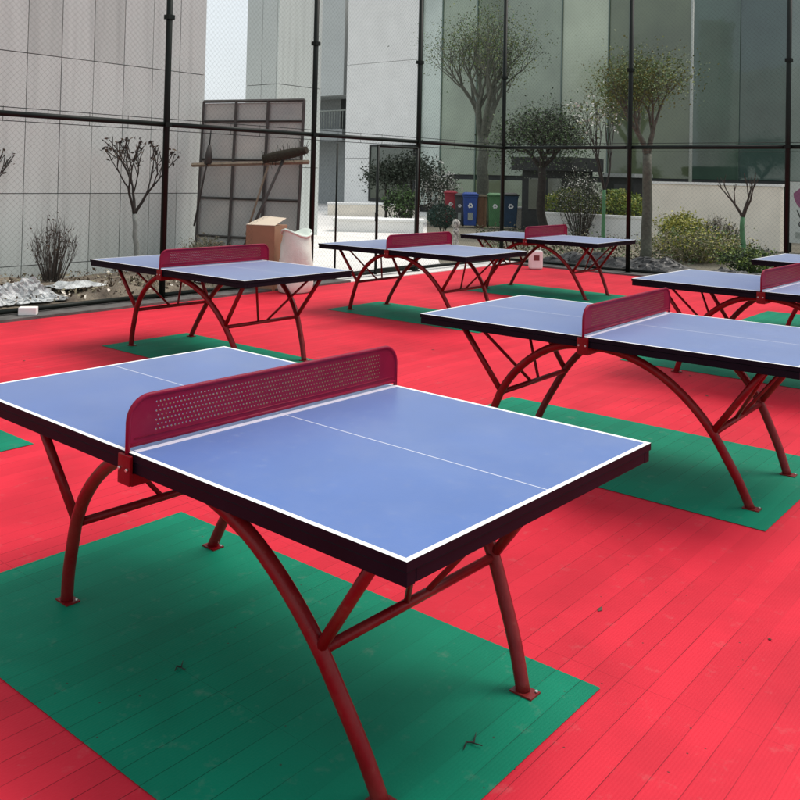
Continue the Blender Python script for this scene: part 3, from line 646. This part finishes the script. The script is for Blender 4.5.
shrub('leafy_shrub', g0(722, 20.4), .95, .5, 90, M['twig'], 500, .025, [M['straw'], M['leaf_grey']], 36, 'thin dry twiggy shrub left of the green painted young tree')
shrub('leafy_shrub', g0(752, 17.3), .42, .62, 90, M['leaf_green'], 2400, .03, [M['leaf_green'], M['leaf_lime'], M['leaf_dark']], 37, 'low fresh green shrub at the foot of the green painted young tree')
rc = random.Random(77); b = MB()                 # low weeds and dead stalks between the fence and the planters
for i in range(5200):
    w = rc.uniform(16.9, 24.0); l = rc.uniform(-10.5 - (w-15.8)*.74, -7.2)
    z = abs(rc.gauss(0, .10)) * (.4 + .9*(math.sin(l*2.3)*math.sin(w*1.9) > 0)); b.leaf(P(l, w, z), rc.uniform(.02, .05), rc, rc.choice((0, 0, 1, 2, 3)))
o = b.build('ground_cover', [M['leaf_brown'], M['leaf_grey'], M['straw'], M['leaf_green']]); tag(o, 'low weeds and dead stalks on the bare ground beyond the far fence', 'ground cover', kind='stuff')
# hedge
rh = random.Random(41); h = empty('hedge', P(-12.5, 25.1)); b = MB()
for i in range(7000):
    l, w = rh.uniform(-14.6, -10.9), rh.uniform(24.75, 25.9); z = .5 + 0.85*rh.random()**.7 * (1 + .15*math.sin(l*4))
    b.leaf(P(l, w, z) - h.location, .04*rh.uniform(.6, 1.4), rh, rh.choice((0, 0, 1, 2)))
b.build('foliage', [M['leaf_lime'], M['leaf_green'], M['leaf_yellow']], h); b = MB()
for i in range(60): l, w = rh.uniform(-14.5, -11), rh.uniform(24.9, 25.8); b.tube([P(l, w, 0)-h.location, P(l, w, .9)-h.location], .012, 4)
b.build('stems', M['bark'], h); tag(h, 'lime green clipped hedge above the knee high white wall', 'hedge')
# dark kiosk in the far garden
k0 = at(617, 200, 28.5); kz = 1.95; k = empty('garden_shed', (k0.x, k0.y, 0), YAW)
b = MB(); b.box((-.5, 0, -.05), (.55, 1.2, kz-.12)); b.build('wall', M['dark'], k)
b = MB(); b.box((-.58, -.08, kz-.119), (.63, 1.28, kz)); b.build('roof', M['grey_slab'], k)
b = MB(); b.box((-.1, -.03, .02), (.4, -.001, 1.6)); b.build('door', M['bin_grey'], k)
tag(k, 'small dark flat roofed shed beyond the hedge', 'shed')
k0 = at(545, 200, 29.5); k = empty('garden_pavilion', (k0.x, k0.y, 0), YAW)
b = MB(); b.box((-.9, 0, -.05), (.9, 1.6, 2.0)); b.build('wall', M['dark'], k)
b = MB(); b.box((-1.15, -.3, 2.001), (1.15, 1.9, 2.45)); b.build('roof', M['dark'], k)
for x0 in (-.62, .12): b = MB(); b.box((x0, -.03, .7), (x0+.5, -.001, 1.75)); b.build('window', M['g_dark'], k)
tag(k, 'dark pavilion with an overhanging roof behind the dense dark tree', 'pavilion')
# pole reflected in the glass, built as a solid lamp post before it
p = at(690, 200, 27.5); lp = empty('reflected_lamp_post', (p.x, p.y, 0)); b = MB(); b.tube([(0,0,-.05),(0,0,3),(0,0,7.4)], [.06,.05,.04], 10); b.build('pole', M['pole'], lp)
b = MB(); b.tube([(0,0,7.38),(.15,0,7.6),(.6,0,7.65)], .03, 8); b.build('arm', M['pole'], lp); b = MB(); b.box((.5,-.1,7.58),(1.0,.1,7.68)); b.build('lamp_head', M['pole'], lp, bevel=.02)
tag(lp, 'slender pale lamp post in place of a reflection in the green glass', 'lamp post')

# ------------------------------------------------------------------ recycling bins
def bin_(px, Y, wd, ht, m, lidm, label, sym, lid=True, seed=0):
    p = at(px, 200, Y); r = empty('recycling_bin', (p.x, p.y, 0), 0)
    b = MB(); h0, h1, d = wd*.41, wd*.5, wd*.55
    vs = [(-h0,-d*.82,.05),(h0,-d*.82,.05),(h0,d*.82,.05),(-h0,d*.82,.05),(-h1,-d,ht-.1),(h1,-d,ht-.1),(h1,d,ht-.1),(-h1,d,ht-.1)]
    b.add(vs, [(3,2,1,0),(4,5,6,7),(0,1,5,4),(1,2,6,5),(2,3,7,6),(3,0,4,7)]); b.box((-h1-.015,-d-.02,ht-.17),(h1+.015,d+.02,ht-.101)); b.build('bin_body', m, r, bevel=.02)
    b = MB(); b.box((-h1-.03,-d-.05,ht-.099),(h1+.03,d+.03,ht-.05)); b.add([(-h1,-d+.05,ht-.049),(h1,-d+.05,ht-.049),(h1,d,ht-.049),(-h1,d,ht-.049),(-h1+.06,-d+.12,ht),(h1-.06,-d+.12,ht),(h1-.06,d-.05,ht),(-h1+.06,d-.05,ht)], [(3,2,1,0),(4,5,6,7),(0,1,5,4),(1,2,6,5),(2,3,7,6),(3,0,4,7)]); b.build('lid', lidm, r, bevel=.012)
    for sx in (-1, 1): b = MB(); b.tube([(sx*(h0-.02), d*.8, .09), (sx*(h0+.05), d*.8, .09)], .09, 12); b.build('wheel', M['bin_black'], r)
    if sym:
        b = MB(); zc = ht*.62; R = wd*.19; y = -d*.93-.012
        tri = [(R*math.sin(a), zc + R*math.cos(a)) for a in (0, 2.094, 4.189)]
        for i in range(3):
            (x0, z0), (x1, z1) = tri[i], tri[(i+1) % 3]; dx, dz = x1-x0, z1-z0; L = math.hypot(dx, dz); nx_, nz_ = -dz/L*.022, dx/L*.022
            a, c = .12, .72
            q = [(x0+dx*a+nx_, z0+dz*a+nz_), (x0+dx*c+nx_, z0+dz*c+nz_), (x0+dx*c+nx_*2.2, z0+dz*c+nz_*2.2), (x0+dx*.95, z0+dz*.95), (x0+dx*c-nx_*2.2, z0+dz*c-nz_*2.2), (x0+dx*c-nx_, z0+dz*c-nz_), (x0+dx*a-nx_, z0+dz*a-nz_)]
            n = len(q); b.add([(X, y-.006, Z) for X, Z in q] + [(X, y+.03, Z) for X, Z in q], [tuple(range(n)), tuple(n+i_ for i_ in reversed(range(n)))] + [(i_, (i_+1) % n, n+(i_+1) % n, n+i_) for i_ in range(n)])
        b.build('emblem', M['mark_white'], r)
        if sym == 2: b = MB(); b.box((-wd*.17, y-.004, ht*.2), (wd*.17, y+.05, ht*.42)); b.build('sticker', M['pole'], r)
    return tag(r, label, 'bin', 'wheeled recycling bins in a row')
bin_(450.5, 31.5, .42, 1.24, M['bin_red'], M['bin_red'], 'red wheeled recycling bin at the left end of the row', 1)
bin_(459.5, 31.2, .32, 1.16, M['bin_grey'], M['bin_grey'], 'dark grey wheeled bin between the red and the blue bins', 2)
bin_(470, 31.0, .50, 1.20, M['bin_blue'], M['bin_blue'], 'blue wheeled recycling bin with a white arrow emblem', 2)
bin_(494.5, 30.8, .46, 1.20, M['bin_green'], M['bin_green'], 'green wheeled recycling bin beside the corner fence post', 1)
bin_(510, 30.6, .50, 1.22, M['bin_teal'], M['bin_black'], 'dark blue wheeled bin right of the corner fence post', 1)
p = at(481.5, 200, 31.0); r = empty('wooden_cabinet', (p.x, p.y, 0)); b = MB(); b.box((-.15, -.15, -.02), (.08, .2, 1.06)); b.build('cabinet_body', M['brown_wood'], r, bevel=.01)
b = MB(); b.box((-.18, -.18, 1.061), (.19, .23, 1.12)); b.build('cabinet_top', M['wood'], r, bevel=.01); b = MB(); b.box((.081, -.1, 0), (.17, .19, 1.05)); b.build('side_panel', M['card'], r)
tag(r, 'narrow brown wooden cabinet between the blue and the green bins', 'cabinet')
p = at(442, 200, 24.5); r = empty('clipped_bush', (p.x, p.y, 0)); rb = random.Random(9); b = MB()
for i in range(5200):
    d = Vector((rb.gauss(0, 1), rb.gauss(0, 1), rb.gauss(.1, 1))).normalized(); q = rb.uniform(.72, 1.04) + .05*math.sin(d.x*7)*math.sin(d.z*6+1)
    b.leaf((d.x*.40*q, d.y*.40*q, .64 + d.z*.33*q), .022*rb.uniform(.6, 1.4), rb, rb.choice((0, 0, 1)))
b.build('crown', [M['leaf_teal'], M['leaf_dark']], r); b = MB()
for i in range(7): b.tube([(rb.uniform(-.06, .06), rb.uniform(-.06, .06), -.02), (rb.uniform(-.22, .22), rb.uniform(-.2, .2), .5)], .014, 5)
b.build('stems', M['dark_bark'], r); tag(r, 'round clipped dark blue green bush before the red bin', 'bush')

# ------------------------------------------------------------------ leaning board, plank, brushes
A = at(197, 200, 15.55); B = at(298, 200, 14.75); bd = empty('leaning_board', (A.x, A.y, 0), math.atan2(B.y-A.y, B.x-A.x)); BW = math.hypot(B.x-A.x, B.y-A.y); BH = 2.97; LEAN = .05
def bz(x, y, z): return (x, y + z*LEAN, z)
cols = [0, BW*.335, BW*.655, BW]; rows = [0, .62, 1.28, 1.95, 2.62, BH]; tilt = .06/BW
for i in range(3):
    b = MB(); b.add([bz(cols[i]+.002, .02, .03), bz(cols[i+1]-.002, .02, .03), bz(cols[i+1]-.002, .02, BH-.03), bz(cols[i]+.002, .02, BH-.03), bz(cols[i]+.002, .03, .03), bz(cols[i+1]-.002, .03, .03), bz(cols[i+1]-.002, .03, BH-.03), bz(cols[i]+.002, .03, BH-.03)], [(0,1,2,3),(7,6,5,4),(0,4,5,1),(1,5,6,2),(2,6,7,3),(3,7,4,0)]); b.build('sheet_panel', M['board_panel'], bd)
for x0 in cols: b = MB(); b.tube([bz(x0, -.02, .02), bz(x0, -.02, BH)], .030, 4, sm=False); b.build('upright', M['board_frame'], bd)
for z0 in rows[1:-1]: b = MB(); b.tube([bz(0, -.012, z0), bz(BW, -.012, z0)], .020, 4, sm=False); b.build('cross_rail', M['board_frame'], bd)
for z0 in (.03, BH): b = MB(); b.tube([bz(0, -.02, z0), bz(BW, -.02, z0)], .028, 4, sm=False); b.build('edge_rail', M['board_frame'], bd)
tag(bd, 'big grey steel framed board leaning beside the cardboard carton', 'board')
def free_tube(name, pts, r, m, label, cat, extra=None):
    pts = [Vector(p) for p in pts]; root = empty(name, pts[0]); b = MB(); b.tube([p - pts[0] for p in pts], r, 8); b.build('pole' if extra else 'bar', m, root)
    if extra: extra(root, pts[0])
    return tag(root, label, cat)
pl = empty('timber_plank', at(192, 165, 15.35)); e = at(309, 162, 14.5) - pl.location; b = MB(); b.tube([(0,0,0), e], .035, 4, sm=False); b.build('board', M['wood'], pl); tag(pl, 'long pale timber plank tied across the leaning grey board', 'plank')
def broomhead(root, o):
    a, c = at(264, 159, 14.6) - o, at(307, 150, 14.35) - o; b = MB(); b.tube([a, a.lerp(c, .3), a.lerp(c, .7), c], [.075, .085, .08, .06], 10); rb = random.Random(7)
    for i in range(260):
        t = rb.random(); p = a.lerp(c, t); b.tube([p, p + Vector((rb.gauss(0, .05), rb.gauss(0, .05), rb.gauss(0, .07)))], .004, 3, cap=False)
    b.build('brush_head', M['bristle'], root)
q = at(233, 242, 14.5); q.z = .1
free_tube('push_broom', [q, at(286, 154, 14.5)], .024, M['board_frame'], 'long broom propped on its handle with a dark bristle head up on the plank', 'broom', broomhead)
q2 = at(256, 235, 16.4)
free_tube('timber_prop', [at(246, 235, 14.8), at(268, 166, 14.85)], .018, M['wood'], 'thin timber prop leaning behind the long broom', 'pole')
def mophead(root, o):
    b = MB(); a = at(208, 164, 15.2) - o; c = at(209.5, 145, 15.2) - o; b.tube([a, a.lerp(c, .5), c], [.07, .06, .025], 8); b.build('shovel_blade', M['board_frame'], root); b = MB(); b.tube([c, c + Vector((.02, 0, .25))], .012, 6); b.build('grip', M['dark'], root)
free_tube('shovel', [at(194, 226, 15.2), at(205, 172, 15.2), at(208, 160, 15.2)], .016, M['board_frame'], 'old shovel standing blade up against the left of the grey board', 'shovel', mophead)

# carton and sack
c = at(268, 200, 13.3); ct = empty('cardboard_carton', (c.x, c.y, 0), math.radians(-18))
b = MB(); b.box((-.25, -.2, .004), (.22, .24, .96)); b.build('carton_body', M['card'], ct, bevel=.008)
b = MB(); b.add([(-.25,-.2,0.962),(.22,-.2,0.962),(.26,.10,1.06),(-.10,.12,1.08),(-.25,-.2,0.968),(.22,-.2,0.968),(.26,.10,1.067),(-.10,.12,1.087)], [(0,1,2,3),(7,6,5,4),(0,4,5,1),(1,5,6,2),(2,6,7,3),(3,7,4,0)]); b.build('flap', M['card_pale'], ct)
tag(ct, 'tall brown cardboard carton with its pale flap open, behind a table end', 'carton')
c = at(296, 200, 13.0); sk = empty('woven_sack', (c.x, c.y, 0)); rb = random.Random(12); b = MB(); nu, nv = 20, 14; vs = []
for j in range(nv+1):
    z = .01 + .88*j/nv; k_ = (1 - .25*(j/nv)**2) * (1.0 if j else .85); 
    for i in range(nu):
        a = 6.283*i/nu; s_ = 1 + .06*math.sin(3*a + j*.5) + rb.uniform(-.02, .02)
        vs.append((.26*k_*s_*math.cos(a) + .03*math.sin(z*3), .22*k_*s_*math.sin(a), z + (.05*math.sin(2*a) if j == nv else 0)))
b.add(vs, [(j*nu+i, j*nu+(i+1) % nu, (j+1)*nu+(i+1) % nu, (j+1)*nu+i) for j in range(nv) for i in range(nu)], 0, True); b.add(vs[-nu:], [tuple(range(nu))]); b.build('sack_body', M['sack'], sk)
b = MB(); b.tube([(.27*math.cos(6.283*i/16)*.8 + .02, .22*math.sin(6.283*i/16)*.8, .87+.05*math.sin(12.566*i/16)) for i in range(17)], .018, 6); b.build('rolled_rim', M['sack'], sk)
tag(sk, 'bulging pale woven sack standing right beside the cardboard carton', 'sack')

# crumpled plastic, tarp, jug, small things
def crumple(name, l0, l1, w0, w1, h, m, seed, label, cat, nx=26, ny=26, z0=.02, rough=.5):
    rb = random.Random(seed); b = MB(); o = P((l0+l1)/2, (w0+w1)/2, 0)
    for j in range(ny+1):
        for i in range(nx+1):
            u, v = i/nx, j/ny; e = min(1, 5*min(u, 1-u, v, 1-v)); l, w = l0+(l1-l0)*u + rb.uniform(-.03, .03), w0+(w1-w0)*v + rb.uniform(-.03, .03)
            b.v.append(tuple(P(l, w, z0 + e*h*(.4 + .3*math.sin(u*9+seed)*math.sin(v*7+1.3*seed) + .12*math.sin(u*31+v*17) + rb.uniform(0, rough))) - o))
    for j in range(ny):
        for i in range(nx): q = j*(nx+1)+i; b.f.append([q, q+1, q+nx+2, q+nx+1]); b.m.append(0); b.smooth.append(False)
    ob = b.build(name, m, loc=o); sl = ob.modifiers.new('thick', 'SOLIDIFY'); sl.thickness = .004
    return tag(ob, label, cat)
crumple('plastic_film', -11.3, -10.35, 4.6, 6.05, .26, M['film'], 2, 'heap of crumpled white plastic film on the soil at the left', 'plastic film', 44, 44, z0=.09, rough=.28)
crumple('plastic_film', -11.35, -10.9, 6.25, 6.95, .06, M['film'], 3, 'small flat scrap of white film below the twiggy shrub', 'plastic film', 10, 10, z0=.14)
crumple('plastic_film', -10.9, -10.5, 8.2, 8.7, .10, M['film'], 5, 'small white film scrap on the soil behind the carton table', 'plastic film', 10, 10, z0=.12)
crumple('plastic_tarpaulin', -9.7, -6.3, 15.85, 16.9, .30, M['tarp'], 4, 'long heap of crumpled black plastic sheeting along the foot of the far fence', 'tarpaulin', 60, 22, z0=.03, rough=.12)
crumple('plastic_tarpaulin', -6.2, -4.9, 16.0, 16.9, .15, M['tarp'], 9, 'black plastic heap at the foot of the grey trunked tree', 'tarpaulin', 26, 22, z0=.03, rough=.15)
bk = at(28, 318, 10.35); o = MB(); o.box((-.10, -.06, 0), (.10, .06, .09)); ob = o.build('paving_brick', M['white_wall'], loc=(bk.x, bk.y, .0305), rz=.2, bevel=.008); tag(ob, 'single pale brick lying on the kerb at the left', 'brick')
c = at(535.5, 268, 17.1); jg = empty('plastic_jug', (c.x, c.y, 0), .1)
b = MB(); b.box((-.125, -.09, .003), (.125, .09, .36)); b.build('jug_body', M['white_plastic'], jg, bevel=.03)
b = MB(); b.tube([(-.03, 0, .355), (-.03, 0, .41)], .03, 12); b.build('cap', M['grey_print'], jg)
b = MB(); b.tube([(.0, 0, .352), (.01, 0, .43), (.09, 0, .43), (.10, 0, .352)], .013, 8); b.build('handle', M['white_plastic'], jg)
b = MB(); b.box((-.06, -.096, .17), (.05, -.0905, .27)); b.build('sticker', M['grey_print'], jg)
tag(jg, 'white plastic jug with a dark red sticker standing by the far fence', 'jug')
c = at(456, 230, 18.9); pt = empty('stone_finial', (c.x, c.y, 0)); b = MB(); b.tube([(0,0,-.02),(0,0,.3),(0,0,.5),(0,0,.58),(0,0,.66)], [.07,.075,.05,.075,.045], 10); b.build('shaft', M['mottled'], pt); b = MB(); b.blob((0,0,.735), (.085,.085,.10), random.Random(3), 12, 8, .12); b.build('ball', M['mottled'], pt); tag(pt, 'small mottled stone finial beyond the fence left of the farthest table', 'finial')

# twigs and dry leaves on the court
rl = random.Random(17)
spots = [(690, 376), (707, 396), (24, 361), (262, 470), (520, 372), (618, 330), (655, 295), (433, 350), (330, 310), (770, 640), (600, 610), (60, 470)]
for i, (px, py) in enumerate(spots):
    y = py; d = at(px, y, 1.0) - Vector((0,0,H)); q = Vector((0,0,H)) + d*(H/-d.z); b = MB(); s_ = rl.uniform(.012, .022); a = rl.uniform(0, 6.28)
    b.add([(-s_, 0, .003), (0, -s_*.5, .002), (s_, 0, .008), (0, s_*.5, .002), (0, 0, .0005)], [(0, 1, 2, 3), (0, 4, 1), (1, 4, 2), (2, 4, 3), (3, 4, 0)]); ob = b.build('dry_leaf', M['leaf_brown'], loc=(q.x, q.y, .0005), rz=a)
    tag(ob, 'tiny curled brown leaf lying on the red court', 'dry leaf', 'dry leaves scattered on the red court')
for (px, py, L, lab) in ((472, 746, .04, 'thin dark broken twig on the green rectangle near its front corner'), (180, 670, .022, 'short dark twig on the green rectangle under the nearest table')):
    d = at(px, py, 1.0) - Vector((0,0,H)); q = Vector((0,0,H)) + d*(H/-d.z); b = MB(); b.tube([(-L, -.01, .009), (-L*.3, .012, .010), (L*.2, 0, .009), (L, .03, .012)], [.0015, .003, .003, .001], 5); b.tube([(0, 0, .010), (L*.4, -.03, .012)], .002, 4)
    tag(b.build('broken_twig', M['dark_bark'], loc=(q.x, q.y, 0), rz=.6), lab, 'twig')
